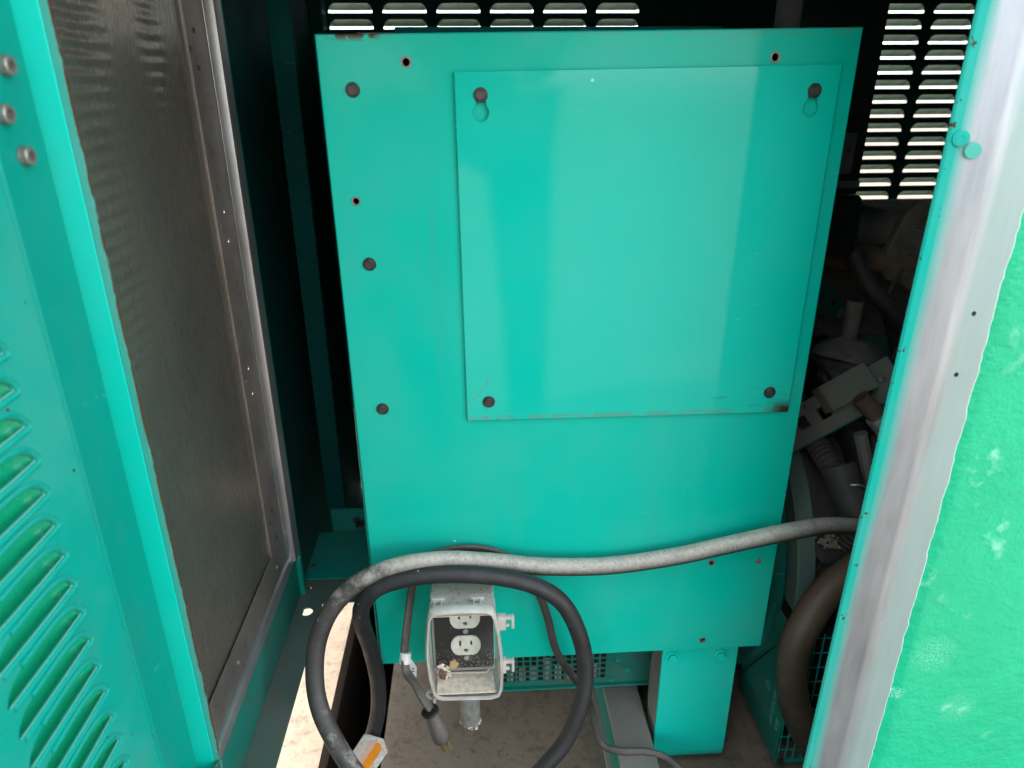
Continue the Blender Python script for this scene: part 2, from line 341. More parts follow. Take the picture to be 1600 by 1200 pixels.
def tube(name, pts, r, mat, parent=None, seg=14, per=8, sm=True, prof=None, section=None):
    P = spline(pts, per) if per > 1 else [Vector(p) for p in pts]
    n = len(P); bm = bmesh.new(); T = [(P[min(i+1, n-1)]-P[max(i-1, 0)]).normalized() for i in range(n)]
    side = T[0].orthogonal().normalized() if abs(T[0].z) > .9 else T[0].cross(Vector((0, 0, 1))).normalized()
    rings = []
    for i in range(n):
        side = (side-T[i]*side.dot(T[i])).normalized(); bi = T[i].cross(side)
        rr = r*(prof(i/(n-1), i) if prof else 1)
        if section: rings.append([bm.verts.new(P[i]+side*a*rr+bi*b*rr) for a, b in section])
        else: rings.append([bm.verts.new(P[i]+(side*math.cos(2*math.pi*j/seg)+bi*math.sin(2*math.pi*j/seg))*rr) for j in range(seg)])
    m = len(rings[0])
    for a, b in zip(rings, rings[1:]):
        for j in range(m): bm.faces.new((a[j-1], a[j], b[j], b[j-1]))
    bm.faces.new(rings[0]); bm.faces.new(rings[-1][::-1])
    return from_bm(name, bm, mat, parent, sm)
def lathe(name, prof, mat, parent=None, seg=24, mtx=None, sm=True, squash=None):
    bm = bmesh.new(); rings = []
    for r_, h in prof: rings.append([bm.verts.new((r_*math.cos(2*math.pi*j/seg)*(squash(2*math.pi*j/seg) if squash else 1), r_*math.sin(2*math.pi*j/seg)*(squash(2*math.pi*j/seg) if squash else 1), h)) for j in range(seg)])
    for a, b in zip(rings, rings[1:]):
        for j in range(seg): bm.faces.new((a[j-1], a[j], b[j], b[j-1]))
    bm.faces.new(rings[0]); bm.faces.new(rings[-1])
    if mtx is not None: bmesh.ops.transform(bm, matrix=mtx, verts=bm.verts)
    return from_bm(name, bm, mat, parent, sm)
def frame(loc, n, spin=0.):
    return Matrix.Translation(loc) @ Vector(n).to_track_quat('Z', 'Y').to_matrix().to_4x4() @ Matrix.Rotation(spin, 4, 'Z')
def dup(o, mtx, parent=None):
    c = o.copy(); COL.objects.link(c); c.parent = parent; c.matrix_basis = mtx; return c
def bolt_mesh(name, r, mat, washer=1.22, h=.62, hexa=True, socket=False):
    bm = bmesh.new(); s = 6 if hexa else 18
    def ring(rr, z, n): return [bm.verts.new((rr*math.cos(2*math.pi*j/n), rr*math.sin(2*math.pi*j/n), z)) for j in range(n)]
    n = 18
    A = [ring(r*washer, 0, n), ring(r*washer, r*.16, n), ring(r*washer*.93, r*.24, n)]
    for a, b in zip(A, A[1:]):
        for j in range(n): bm.faces.new((a[j-1], a[j], b[j], b[j-1]))
    bm.faces.new(A[-1])
    B = [ring(r*.98, r*.2, s), ring(r*.98, r*h*.86, s), ring(r*.84, r*h, s)]
    if socket: B += [ring(r*.5, r*h, s), ring(r*.45, r*h*.4, s)]
    else: B += [ring(r*.5, r*h*.97, s)]
    for a, b in zip(B, B[1:]):
        for j in range(s): bm.faces.new((a[j-1], a[j], b[j], b[j-1]))
    bm.faces.new(B[-1])
    bmesh.ops.recalc_face_normals(bm, faces=bm.faces)
    me = bpy.data.meshes.new(name); bm.to_mesh(me); bm.free(); me.materials.append(mat); return me
def bolt(me, loc, n, parent, spin=0., name='bolt'):
    o = link(name, me, None, parent); o.matrix_basis = frame(loc, n, spin); return o
def text(name, s, size, mat, parent, origin, u, v, depth=.0002, bold=0.):
    cu = bpy.data.curves.new(name, 'FONT'); cu.body = s; cu.size = size; cu.extrude = depth; cu.offset = bold; cu.resolution_u = 3
    t = bpy.data.objects.new(name, cu); COL.objects.link(t); dg = bpy.context.evaluated_depsgraph_get()
    me = bpy.data.meshes.new_from_object(t.evaluated_get(dg)); bpy.data.objects.remove(t); me.materials.clear()
    U = Vector(u).normalized(); V = Vector(v).normalized(); N = U.cross(V)
    me.transform(Matrix.Translation(origin) @ Matrix((U, V, N)).transposed().to_4x4())
    return link(name, me, mat, parent)

G = -.24        # ground level
# ------------------------------------------------------------------ ground
gnd = plate('ground', rect(-40, -40, 40, 40), [rect(-.364, -.9, -.272, .62)], (0, 0, G), (1, 0, 0), (0, 1, 0), .05, M['concrete'])
tag(gnd, kind='structure')
bm = bmesh.new(); add_box(bm, (-.364, -.9, G-.45), (-.272, .62, G-.051))
top = [f for f in bm.faces if f.normal.z > .9]; bmesh.ops.delete(bm, geom=top, context='FACES')
tr = from_bm('trench', bm, M['soil']); tag(tr, kind='structure')

# ------------------------------------------------------------------ enclosure
enc = empty('generator_enclosure')
tag(enc, 'teal louvred sheet metal generator housing with its service door standing open', 'generator housing')
TOP = 1.08
# back wall with pressed louvers
SW, SH, PX, PZ = .084, .0165, .1046, .0282
slots = [(-.384+i*PX, .8190+j*PZ) for i in range(6) for j in range(-1, 3)]
slots += [(.721+i*PX, .8180+j*PZ) for i in range(3) for j in range(-24, 3)]
def slot_outline(x, z, w=SW, h=SH):
    return [(x, z), (x+w, z), (x+w, z+h*.35), (x+w-.003, z+h*.75), (x+w-.009, z+h), (x+.011, z+h), (x+.004, z+h*.75), (x+.0008, z+h*.35)]
back = plate('back_wall', rect(-.41, G+.01, 1.3, TOP), [slot_outline(*s) for s in slots], (0, .85, 0), (1, 0, 0), (0, 0, 1), .0018, M['teal_shade'], enc)
def hood(prof, w, inset=.004):
    bm = bmesh.new(); rows = []
    for d, t in prof: rows.append([bm.verts.new((x_, d, t)) for x_ in (0, inset, w*.3, w*.7, w-inset, w)])
    for r_ in rows:
        r_[0].co.y *= .0; r_[-1].co.y *= .0
    for a, b in zip(rows, rows[1:]):
        for i in range(5): bm.faces.new((a[i], a[i+1], b[i+1], b[i]))
    return bm
bm = hood([(0, SH), (.006, SH*.93), (.0105, SH*.76), (.0125, SH*.52), (.013, SH*.30)], SW)
hd = from_bm('louver', bm, M['hood'], back, True); hd.location = (slots[0][0], .852, slots[0][1])
for s in slots[1:]:
    c = hd.copy(); COL.objects.link(c); c.parent = back; c.location = (s[0], .852, s[1])
box('left_wall', (-.4125, .135, -.11), (-.410, .848, TOP), M['teal_shade'], enc, 0)
box('sun_block_skirt', (-.4125, .45, G), (-.410, .848, -.1102), M['teal_shade'], enc, 0)  # side pieces added to keep stray sun off the inner ground
box('sun_block_skirt', (-.4125, -.19, -.11), (-.410, .1345, .085), M['teal_shade'], enc, 0)
box('sun_block_skirt', (-.4125, .106, .08), (-.410, .1347, TOP), M['teal_shade'], enc, 0)
box('right_wall', (1.30, -.19, -.20), (1.303, .85, TOP), M['teal_shade'], enc, 0)
box('shade_header', (-.3805, -.2000, .83), (1.30, -.1960, TOP), M['teal_jamb'], enc, .001)  # unseen plate added to shade the top of the control panel
box('roof', (-.46, -.24, TOP+.001), (1.32, .90, TOP+.02), M['teal_shade'], enc, .003)
box('corner_post', (-.3615, .2825, .0185), (-.333, .300, TOP), M['teal_shade'], enc, .002)
box('corner_post', (-.409, .80, .0), (-.388, .848, TOP), M['teal_shade'], enc, .002)
# liner pan on the left, inside the front corner
box('liner_panel', (-.3850, -.1925, .06), (-.3838, .0600, TOP), M['galv'], enc, 0)
fv = plate('liner_flange', rect(.0475, .1365, .104, TOP), [circ(yy, zz, .0021, 12) for yy, zz in ((.074, .563), (.056, .550), (.073, .532), (.072, .384), (.057, .374), (.073, .352))], (-.380, 0, 0), (0, 1, 0), (0, 0, 1), .0012, M['flange'], enc, .0003)
fb = plate('liner_flange', [(-.195, .092), (.104, .092), (.104, .1355), (-.195, .1355)], [], (-.3806, 0, 0), (0, 1, 0), (0, 0, 1), .0012, M['flange'], enc, .0003)
rv = bolt_mesh('rivet', .0026, M['bolt'], 1.0, .5, False)
for yy, zz in ((.068, .736), (.051, .719), (.066, .703), (.074, .19), (.058, .180), (.075, .149)): bolt(rv, (-.380, yy, zz), (1, 0, 0), fv, 0, 'rivet')
lit_dot = bolt_mesh('rivet', .0026, M['lip'], 1.0, .4, False)
for yy, zz in ((.062, .1105), (-.105, .112)): bolt(lit_dot, (-.3804, yy, zz), (1, 0, 0), fb, 0, 'rivet')  # bright metal dots standing in for daylight seen through flange holes
# bright folded lip of the pan
bm = bmesh.new()
def vstrip(cols, za, zb):
    V = [[bm.verts.new((x_, y_, z_)) for x_, y_ in cols] for z_ in (za, zb)]
    for i in range(len(cols)-1): bm.faces.new((V[0][i], V[0][i+1], V[1][i+1], V[1][i]))
vstrip([(-.3796, .1045), (-.3782, .1036), (-.3715, .1036), (-.3688, .1046), (-.3678, .1070), (-.3678, .1250)], .088, TOP)
from_bm('liner_lip', bm, M['lip'], enc, True)
bm = bmesh.new(); V = [[bm.verts.new((x_, y_, z_)) for x_, z_ in ((-.3806, .0925), (-.3785, .0926), (-.3760, .0912), (-.3748, .0890), (-.3744, .0860), (-.3746, .0790))] for y_ in (-.2, .1036)]
for i in range(5): bm.faces.new((V[0][i], V[0][i+1], V[1][i+1], V[1][i]))
from_bm('liner_lip', bm, M['lip'], enc, True)
box('gasket', (-.3800, .1255, .0), (-.3690, .1345, TOP), M['teal'], enc, .0015)
box('filler_strip', (-.4100, .1348, .0), (-.3740, .1358, TOP), M['teal_shade'], enc, 0)
# sill and tray
sill = box('sill', (-.3775, -.62, .016), (-.3755, .158, .080), M['teal_sill'], enc, .0004)
plate('sill_flange', [(-.3777, -.62), (-.3405, -.62), (-.3405, .104), (-.3240, .1062), (-.20, .1062), (-.20, .158), (-.3777, .158)], [circ(-.3590, .089, .0082, 20), circ(-.3662, .140, .0034, 14)], (0, 0, .0150), (1, 0, 0), (0, 1, 0), .002, M['teal_sill'], enc, .0004)
plate('tray', rect(-.3777, .159, -.20, .279), [], (0, 0, .0158), (1, 0, 0), (0, 1, 0), .002, M['teal'], enc, .0004)
lip = box('tray_lip', (-.3560, .2795, .0158), (-.20, .2820, .058), M['teal'], enc, .0006)
bolt(bolt_mesh('tray_bolt', .0055, M['bolt']), (-.316, .2794, .036), (0, -1, 0), lip)
box('tray_stud', (-.3156, .262, .0337), (-.304, .2795, .0357), M['bolt'], lip, .0006)
bolt(bolt_mesh('sill_bolt', .0035, M['rusty']), (-.3700, .190, .0160), (0, 0, 1), sill)
# left jamb
box('jamb', (-.3990, -.2000, -.12), (-.3808, -.1920, TOP), M['teal_jamb'], enc, .0012, 3)
bm = bmesh.new(); add_box(bm, (-.3808, -.1995, -.12), (-.3750, -.1965, TOP), .0006, 1)
from_bm('jamb_edge', bm, M['rusty'], enc, True)
# the opened louvred door, seen on its inner face
dslots = [(-.382, .0975+i*.02445) for i in range(-12, 21)]
def door_slot(y0, z0, w=.086, h=.0138):
    return [(y0, z0), (y0+w, z0), (y0+w-.002, z0+h*.30), (y0+w-.008, z0+h*.66), (y0+w-.016, z0+h*.90), (y0+w-.024, z0+h), (y0+.024, z0+h), (y0+.012, z0+h*.85), (y0+.004, z0+h*.5)]
allsl = [s for s in dslots] + [(-.506, s[1]) for s in dslots]
door = plate('door', rect(-.82, -.24, -.2500, TOP), [door_slot(*s) for s in allsl], (-.3985, 0, 0), (0, 1, 0), (0, 0, 1), .0016, M['teal_door'], enc, .0009)
plate('door_edge', rect(-.2540, -.24, -.2005, TOP), [], (-.3965, 0, 0), (0, 1, 0), (0, 0, 1), .0026, M['teal_fold_shade'], enc, .0017)
def door_hood():
    bm = bmesh.new(); rows = []; h = .0138; w_ = .086
    for d, t in [(0, h), (-.004, h*.97), (-.008, h*.82), (-.0108, h*.5), (-.0108, h*.2), (-.0085, -.001), (-.0040, -.0042), (-.0012, -.0048)]:
        rows.append([bm.verts.new((d*f, y_, t)) for y_, f in ((0, 0), (.010, .8), (.03, 1), (.056, 1), (.072, .85), (.081, .45), (w_, 0))])
    for a, b in zip(rows, rows[1:]):
        for i in range(6): bm.faces.new((a[i], a[i+1], b[i+1], b[i]))
    return bm
hd = from_bm('louver', door_hood(), M['rough_green'], door, True); hd.location = (-.4003, allsl[0][0], allsl[0][1])
for s in allsl[1:]:
    c = hd.copy(); COL.objects.link(c); c.parent = door; c.location = (-.4003, s[0], s[1])
lp_ = tube('louver_lip', [(0, .002, .0002), (0, .030, -.0004), (0, .060, -.0004), (0, .0855, .0003)],   .0006, M['louver_edge'], door, 6, 4); lp_.location = (-.3986, allsl[0][0], allsl[0][1])
for q in allsl[1:]:
    c = lp_.copy(); COL.objects.link(c); c.parent = door; c.location = (-.3986, q[0], q[1])
# raised swage round each slot (the dent above it)
bm = bmesh.new()
for sy in range(1):
    P = [(.020, .0158), (.050, .0164), (.066, .0154), (.078, .0120), (.0855, .0058), (.0890, -.0012), (.080, -.0030), (.040, -.0032), (.004, -.0030)]
    path = spline([(0, p[0], p[1]) for p in P], 3)
me_path = [tuple(p) for p in path]
bm.free()
sw = tube('louver_swage', me_path, .0024, M['teal_door'], door, 6, 1); sw.location = (-.3990, allsl[0][0], allsl[0][1])
for s in allsl[1:]:
    c = sw.copy(); COL.objects.link(c); c.parent = door; c.location = (-.3990, s[0], s[1])
db = bolt_mesh('door_bolt', .0062, M['bolt_grey'], 1.0, .9, False, True)
for yy, zz in ((-.2265, .697), (-.2405, .670), (-.2295, .645)): bolt(db, (-.3963, yy, zz), (1, 0, 0), door)
# right post with worn trim, and the rough painted front skin beside it
def strip(name, cols, zs, mat, parent, sm=True):
    bm = bmesh.new(); V = [[bm.verts.new((x_(z_) if callable(x_) else x_, y_, z_)) for x_, y_ in cols] for z_ in zs]
    for a, b in zip(V, V[1:]):
        for i in range(len(cols)-1): bm.faces.new((a[i], a[i+1], b[i+1], b[i]))
    return from_bm(name, bm, mat, parent, sm)
zs = [-.24+i*(TOP+.24)/240 for i in range(241)]
rag = {}
rv_ = 0.
for q in zs:
    rv_ = rv_*.5+random.gauss(0, .00035); rag[q] = .2880+(q-.3)*.0115+rv_+random.gauss(0, .0003)
ln = lambda x0: (lambda z_: x0+(z_-.3)*.0115)
strip('post_edge', [(ln(.300), -.12), (ln(.2345), -.1810), (ln(.2215), -.1925), (ln(.2202), -.1950), (ln(.2215), -.1968), (ln(.2268), -.1985)], [-.24, TOP], M['teal_post'], enc)
strip('post_trim', [(ln(.2268), -.19855), (ln(.2320), -.2005), (ln(.2380), -.2025), (ln(.2440), -.2046), (ln(.2480), -.2059), (ln(.2500), -.2065), (ln(.2518), -.2062), (ln(.2560), -.2052), (ln(.2700), -.2025), (lambda z_: rag[z_]-.0004, -.2003)], zs, M['trim'], enc)
strip('paint_edge', [(lambda z_: rag[z_]-.0004, -.2003), (lambda z_: rag[z_]+.0004, -.2000), (lambda z_: rag[z_]+.0006, -.1955)], zs, M['flake'], enc)
bm = bmesh.new(); nx, nz = 60, 70
V = [[bm.verts.new((.286+(1.3-.286)*(i/nx)**2, -.1955-.0045*min(1, (i/nx)**2*1.0/.012), -.24+(TOP+.24)*j/nz)) for i in range(nx+1)] for j in range(nz+1)]
for a, b in zip(V, V[1:]):
    for i in range(nx): bm.faces.new((a[i], a[i+1], b[i+1], b[i]))
front = from_bm('front_skin', bm, M['rough_green'], enc, True)
bolt(bolt_mesh('post_rivet', .0042, M['teal_post'], 1.35, .3, False, True), (.2320, -.1996, .6480), (-.35, -1, 0), front, 0, 'rivet')
bolt(bolt_mesh('post_rivet_bare', .0042, M['trim'], 1.35, .22, False), (.2400, -.2036, .6400), (-.3, -1, 0), front, 0, 'rivet')
hm = bolt_mesh('post_hole', .0019, M['void'], 1.0, .1, False)
for xx, zz, yy in ((.272, .519, -.2026), (.270, .468, -.2030)): bolt(hm, (xx, yy, zz), (.1, -1, 0), front, 0, 'hole')

# ------------------------------------------------------------------ control box
cb = empty('control_box')
tag(cb, 'large glossy teal steel control box with bolted access cover, on one wide leg', 'control box')
PB = [(-.247, -.001), (.250, .001), (.250, .733), (-.252, .728)]
key = []
cp = plate('front_panel', PB, [circ(-.172, .705, .0040), circ(.170, .708, .0040), circ(-.228, .582, .0034), circ(.169, .138, .0034), circ(.170, .016, .0036)], (0, 0, 0), (1, 0, 0), (0, 0, 1), .0022, M['panel'], cb, .0012)
box('side_panel', (-.2505, .0026, .001), (-.2485, .24, .727), M['teal'], cb, .0005)
box('side_panel', (.2470, .0026, .001), (.2490, .24, .731), M['teal'], cb, .0005)
box('top_panel', (-.248, .0026, .7262), (.2465, .24, .7285), M['teal_shade'], cb, .0005)
box('bottom_panel', (-.248, .0026, .001), (.2465, .24, .003), M['teal'], cb, .0005)
box('rear_panel', (-.248, .2405, .001), (.2465, .243, .745), M['iron'], cb, .0005)
box('rear_bracket', (-.19, .10, .729), (.15, .19, .741), M['teal_shade'], cb, .001)
# rivet nuts in the empty holes
rn = None
for xx, zz, rr in ((-.172, .705, .0052), (.170, .708, .0052), (-.228, .582, .0046), (.169, .138, .0044), (.170, .016, .0046)):
    p = plate('rivet_nut', circ(xx, zz, rr, 18), [circ(xx, zz, rr*.62, 14)], (0, -.0007, 0), (1, 0, 0), (0, 0, 1), .004, M['bolt_grey'], cp, .0003)
# pale hole plug at lower right
bolt(bolt_mesh('panel_plug', .0028, M['bolt_grey'], 1.3, .3, False), (.228, -.0002, .138), (0, -1, 0), cp, 0, 'screw')
bm_big = bolt_mesh('panel_bolt', .0054, M['bolt'], 1.24, .62)
for i, (xx, zz) in enumerate(((-.222, .682), (-.220, .520), (-.219, .360))): bolt(bm_big, (xx, -.0002, zz), (0, -1, 0), cp, .3*i+.2)
def keyhole(x_, z_):
    o = []
    for a in range(-235, 56, 20): o.append((x_-.0003+.0075*math.cos(R(a)), z_-.0145+.0075*math.sin(R(a))))
    o += [(x_+.0036, z_+.001), (x_+.002, z_+.004), (x_-.002, z_+.004), (x_-.0036, z_+.001)]
    return o
cov = plate('access_cover', [(-.1270, .3440), (.2340, .3440), (.2335, .7020), (-.1290, .6970)], [keyhole(-.105, .676), keyhole(.2095, .678)], (0, -.0046, 0), (1, 0, 0), (0, 0, 1), .0022, M['cover'], cb, .0008)
for i, (xx, zz) in enumerate(((-.105, .677), (.210, .679), (-.103, .367), (.209, .369))): bolt(bm_big, (xx, -.0047, zz), (0, -1, 0), cov, .5*i)
# dark gap seen round the cover, and shallow swage line
tube('scratch', [(-.1255, -.0046, .3655), (-.118, -.0046, .372), (-.1115, -.0046, .378), (-.106, -.0046, .388), (-.102, -.0046, .394)], .00055, M['paleprint'], cov, 5, 4)
# leg
bm = bmesh.new()
prof = [(.020, .04), (.020, -.205), (.022, -.217), (.028, -.226), (.037, -.230), (.07, -.230)]
pr2 = [(.025, .04), (.025, -.205), (.0268, -.2145), (.031, -.2215), (.038, -.2250), (.07, -.2250)]
for (a, b), (c, d) in zip(zip(prof, pr2), list(zip(prof, pr2))[1:]):
    q = []
    for xx in (.1255, .2285):
        q.append([bm.verts.new((xx+(.004 if p[1] < 0 and False else 0), p[0], p[1])) for p in (a, c, d, b)])
    bm.faces.new(q[0]); bm.faces.new(q[1][::-1])
    for i in (0, 2): bm.faces.new((q[0][i], q[0][i+1], q[1][i+1], q[1][i]))
bmesh.ops.remove_doubles(bm, verts=bm.verts, dist=1e-5)
leg = from_bm('leg', bm, M['teal_jamb'], cb, True)
plate('leg_gusset', [(.026, -.232), (.060, -.205), (.072, -.150), (.072, -.09), (.066, -.05), (.066, .0), (.026, .0)], [], (.1292, 0, 0), (0, 1, 0), (0, 0, 1), .003, M['rail'], leg, .0006)
lb = bolt_mesh('leg_bolt', .0072, M['teal_jamb'], 1.45, .75)
for xx in (.1395, .2055): bolt(lb, (xx, .0198, -.0300), (0, -1, 0), leg, .2)

# ------------------------------------------------------------------ alternator end with its grille
alt = empty('alternator'); tag(alt, 'teal alternator housing with square hole grille under and behind the control box', 'alternator')
hs_ = [rrect(-.098+i*.01045, -.1425+j*.0100, -.098+i*.01045+.0078, -.1425+j*.0100+.0076, .0018, 2) for i in range(16) for j in range(9)]
gp = plate('grille', [(-.108, -.152), (.155, -.152), (.155, -.040), (-.108, -.040)], hs_, (0, .1, 0), (1, 0, 0), (0, 0, 1), .002, M['teal_sill'], alt, .0004)
box('housing', (-.107, .1025, -.150), (.154, .46, -.0405), M['void'], alt, 0)
box('grille_lip', (-.108, .094, -.1545), (.155, .102, -.1522), M['teal'], alt, .0005)
sb = bolt_mesh('grille_bolt', .0038, M['teal'], 1.2, .6)
for xx, zz in ((.083, -.108), (.076, -.146), (.100, -.128)): bolt(sb, (xx, .0996, zz), (0, -1, 0), gp)
bm = bmesh.new()
for i in range(9): add_box(bm, (-.1+i*.018, .1015, -.15), (-.09+i*.018, .1022, -.11+.01*math.sin(i*2)), .0)
from_bm('winding', bm, M['iron'], alt)
mx = Matrix.Translation((0, .30, 0)) @ Matrix.Rotation(R(90), 4, 'Y')
lathe('drum', [(.20, .288), (.225, .290), (.226, .308), (.205, .310), (.205, .3205)], M['teal_sill'], alt, 72, mx)
lathe('rim', [(.2, .3207), (.236, .3209), (.2375, .323), (.2375, .345), (.236, .347), (.2, .3472)], M['shroud'], alt, 72, mx)
lathe('flywheel_cover', [(.19, .3474), (.2230, .3476), (.2230, .362), (.207, .3622), (.207, .400), (.2230, .4002), (.2230, .415), (.19, .4152)], M['darkplastic'], alt, 72, mx)
for i in range(3):
    a = R(150+i*14)
    bmx = mx @ Matrix.Rotation(R(-(22+i*17)), 4, 'Z')
    box('rib', (-.2225, -.0025, .3626), (-.2075, .0025, .3996), M['darkplastic'], alt, .0008, 1, bmx)

# ------------------------------------------------------------------ fan guard (lower right)
fg = empty('fan_guard'); tag(fg, 'dark teal sheet guard with printed side and square wire grid, behind brown hose', 'guard')
side = plate('side_panel', [(-.150, -.222), (-.008, -.222), (.0010, .006), (-.150, .006)], [], (.300, 0, 0), (0, -1, 0), (0, 0, 1), .002, M['teal_sill'], fg, .0005)
box('rear_panel', (.262, .152, -.18), (.302, .154, .01), M['teal_sill'], fg, .0005)
tube('seam', [(.2998, .147, -.195), (.2996, .10, -.12), (.2996, .055, -.052)], .0010, M['black'], side, 6, 4)
bm = bmesh.new(); add_box(bm, (.3025, .0060, -.225), (.470, .0100, -.2185), .0006)
from_bm('grid_frame', bm, M['teal'], fg, True)
vb = box('bar', (.3040, .0062, -.218), (.3060, .0082, .010), M['teal'], fg, .0006, 1)
for i in range(1, 15): dup(vb, Matrix.Translation((i*.0112, 0, 0)), fg)
hb = box('bar', (.3030, .0084, -.2035), (.468, .0102, -.2017), M['teal'], fg, .0006, 1)
for i in range(1, 9): dup(hb, Matrix.Translation((0, 0, i*.0255)), fg)
bolt(bolt_mesh('guard_bolt', .005, M['bolt']), (.3085, .0045, -.2180), (0, -1, 0), fg)
box('dark_core', (.304, .03, -.21), (.47, .10, .0), M['void'], fg, 0)
tp = lambda s_, y_, z_, sz: text('print', s_, sz, M['paleprint'], side, (.2997, y_, z_), (0, 0, -1), (0, -1, 0), .0001, .0001)
tp('16C1220 AV', .038, -.112, .0125); tp('III A', .020, -.150, .0125)
ringp = plate('emblem', circ(.058, -.128, .0075, 20), [circ(.058, -.128, .0058, 20)], (.2997, 0, 0), (0, 1, 0), (0, 0, 1), .0002, M['paleprint'], side); ringp.scale.x = 1
box('emblem_stroke', (.2994, .0520, -.1287), (.2997, .0640, -.1273), M['paleprint'], side, 0)

# ------------------------------------------------------------------ skid rail
rl = empty('skid_rail'); tag(rl, 'dusty grey steel skid rail on the concrete beside the teal leg', 'rail')
box('top_flange', (.066, -.62, -.176), (.119, .50, -.170), M['rail'], rl, .0025, 3)
box('web', (.0675, -.62, G+.005), (.078, .50, -.1765), M['teal_sill'], rl, .001)
box('bottom_flange', (.060, -.62, G), (.119, .50, G+.0048), M['rail'], rl, .001)

# ------------------------------------------------------------------ engine parts seen at the right
en = empty('engine'); tag(en, 'dark dusty engine with cast exhaust manifold behind the right post', 'engine')
box('block', (.80, .56, -.10), (1.25, .82, .44), M['iron'], en, .01)
box('block_side', (.53, .58, .225), (.795, .72, .425), M['iron'], en, .012)
box('sump', (.50, .50, -.20), (1.2, .82, -.105), M['iron'], en, .01)
tube('exhaust_manifold', [(.44, .52, .415), (.50, .515, .412), (.56, .505, .402), (.62, .50, .397), (.68, .50, .392), (.75, .50, .388)], .027, M['rust_iron'], en, 16, 6, prof=lambda t, i: 1+.12*math.sin(t*9))
tube('manifold_upper', [(.45, .55, .452), (.52, .55, .444), (.60, .54, .440), (.66, .53, .452), (.75, .53, .47)], .030, M['iron'], en, 16, 6)
mf = plate('manifold_flange', [(.598, .395), (.612, .365), (.640, .358), (.668, .338), (.72, .325), (.76, .33), (.76, .50), (.645, .500), (.628, .485), (.615, .455)], [], (0, .478, 0), (1, 0, 0), (0, 0, 1), .016, M['iron'], en, .003)
eb = bolt_mesh('engine_bolt', .0070, M['iron'], 1.4, 1.1)
for xx, zz in ((.631, .368), (.648, .452), (.668, .362)): bolt(eb, (xx, .4775, zz), (0, -1, 0), mf, .3)
text('cast_number', '12491C', .0125, M['print'], mf, (.6395, .4776, .4035), (1, 0, -.28), (.28, 0, 1), .0003, .0003)
box('top_cover', (.62, .52, .44), (1.1, .70, .476), M['iron'], en, .02, 3)
tube('coolant_hose', [(.52, .44, .425), (.545, .41, .370), (.585, .40, .330), (.635, .40, .285), (.70, .40, .235)], .0155, M['cord'], en, 14)
tube('coolant_hose', [(.60, .45, .33), (.625, .44, .27), (.645, .43, .20), (.66, .42, .12)], .011, M['cord'], en, 12)
dv = empty('ignition_module'); tag(dv, 'black boxy module with a grey printed label, between control box and back louvers', 'module')
box('body', (.36, .40, .525), (.4885, .50, .90), M['black'], dv, .004)
box('lower_cap', (.36, .402, .425), (.505, .50, .5235), M['black'], dv, .014, 3)
box('band', (.40, .3975, .536), (.489, .3999, .5465), M['label_grey'], dv, .001)
lb_ = plate('label', rect(.425, .557, .4725, .617), [], (0, .3995, 0), (1, 0, 0), (0, 0, 1), .0004, M['label_grey'], dv)
for zz in (.6065, .6005):
    pts = [(.4640+.0028*math.cos(R(a)), .3992, zz+.0028*math.sin(R(a))) for a in range(200, 341, 20)]
    tube('mark', pts, .0005, M['print'], lb_, 5, 1)
plate('mark', circ(.4630, .5925, .0030, 14), [circ(.4630, .5925, .0015, 10)], (0, .3993, 0), (1, 0, 0), (0, 0, 1), .0002, M['print'], lb_)
for i in range(6): box('printed_line', (.428+.0045*i, .3992, .560), (.4288+.0045*i, .3995, .592+.002*(i % 3)), M['print'], lb_, 0)
br = box('hanger_plate', (.56, .46, .12), (.70, .466, .27), M['teal_sill'], en, .003)
tube('fuel_line', [(.50, .47, .30), (.54, .46, .24), (.56, .45, .16), (.62, .44, .10)], .0055, M['bolt_grey'], en, 8, 5)
tube('wire', [(.40, .30, .30), (.45, .31, .25), (.47, .30, .19), (.45, .28, .12), (.47, .26, .05)], .0035, M['cord'], en, 8, 6)
tube('wire', [(.44, .33, .24), (.50, .31, .20), (.53, .28, .14), (.52, .25, .06)], .0040, M['black'], en, 8, 6)
tube('wire', [(.60, .42, .40), (.58, .41, .35), (.61, .40, .28), (.58, .38, .22), (.60, .36, .15)], .0032, M['cord'], en, 8, 6)
box('side_bracket', (.40, .20, .02), (.43, .26, .16), M['teal_sill'], en, .003, 2, Matrix.Rotation(R(-6), 4, 'Y'))
lathe('filter_can', [(.02, 0), (.040, .004), (.042, .012), (.042, .08), (.036, .09)], M['iron'], en, 24, Matrix.Translation((.56, .36, .04)))
for p_, q_ in (((.531, .429, .40), (.53, .425, .395)), ((.655, .40, .268), (.662, .40, .262))):
    dd = (Vector((.06, -.03, -.05))).normalized(); lathe('hose_clamp', [(.0160, 0), (.0172, .0004), (.0172, .0095), (.0160, .01)], M['bolt_grey'], en, 20, frame(p_, dd))
plate('heat_shield', [(.46, .365), (.55, .335), (.58, .30), (.58, .275), (.46, .31)], [circ(.50, .335, .005, 12), circ(.55, .312, .005, 12)], (0, .53, 0), (1, 0, 0), (0, 0, 1), .003, M['teal_sill'], en, .0008)
bolt(eb, (.48, .5295, .345), (0, -1, 0), en); bolt(eb, (.57, .5295, .29), (0, -1, 0), en)
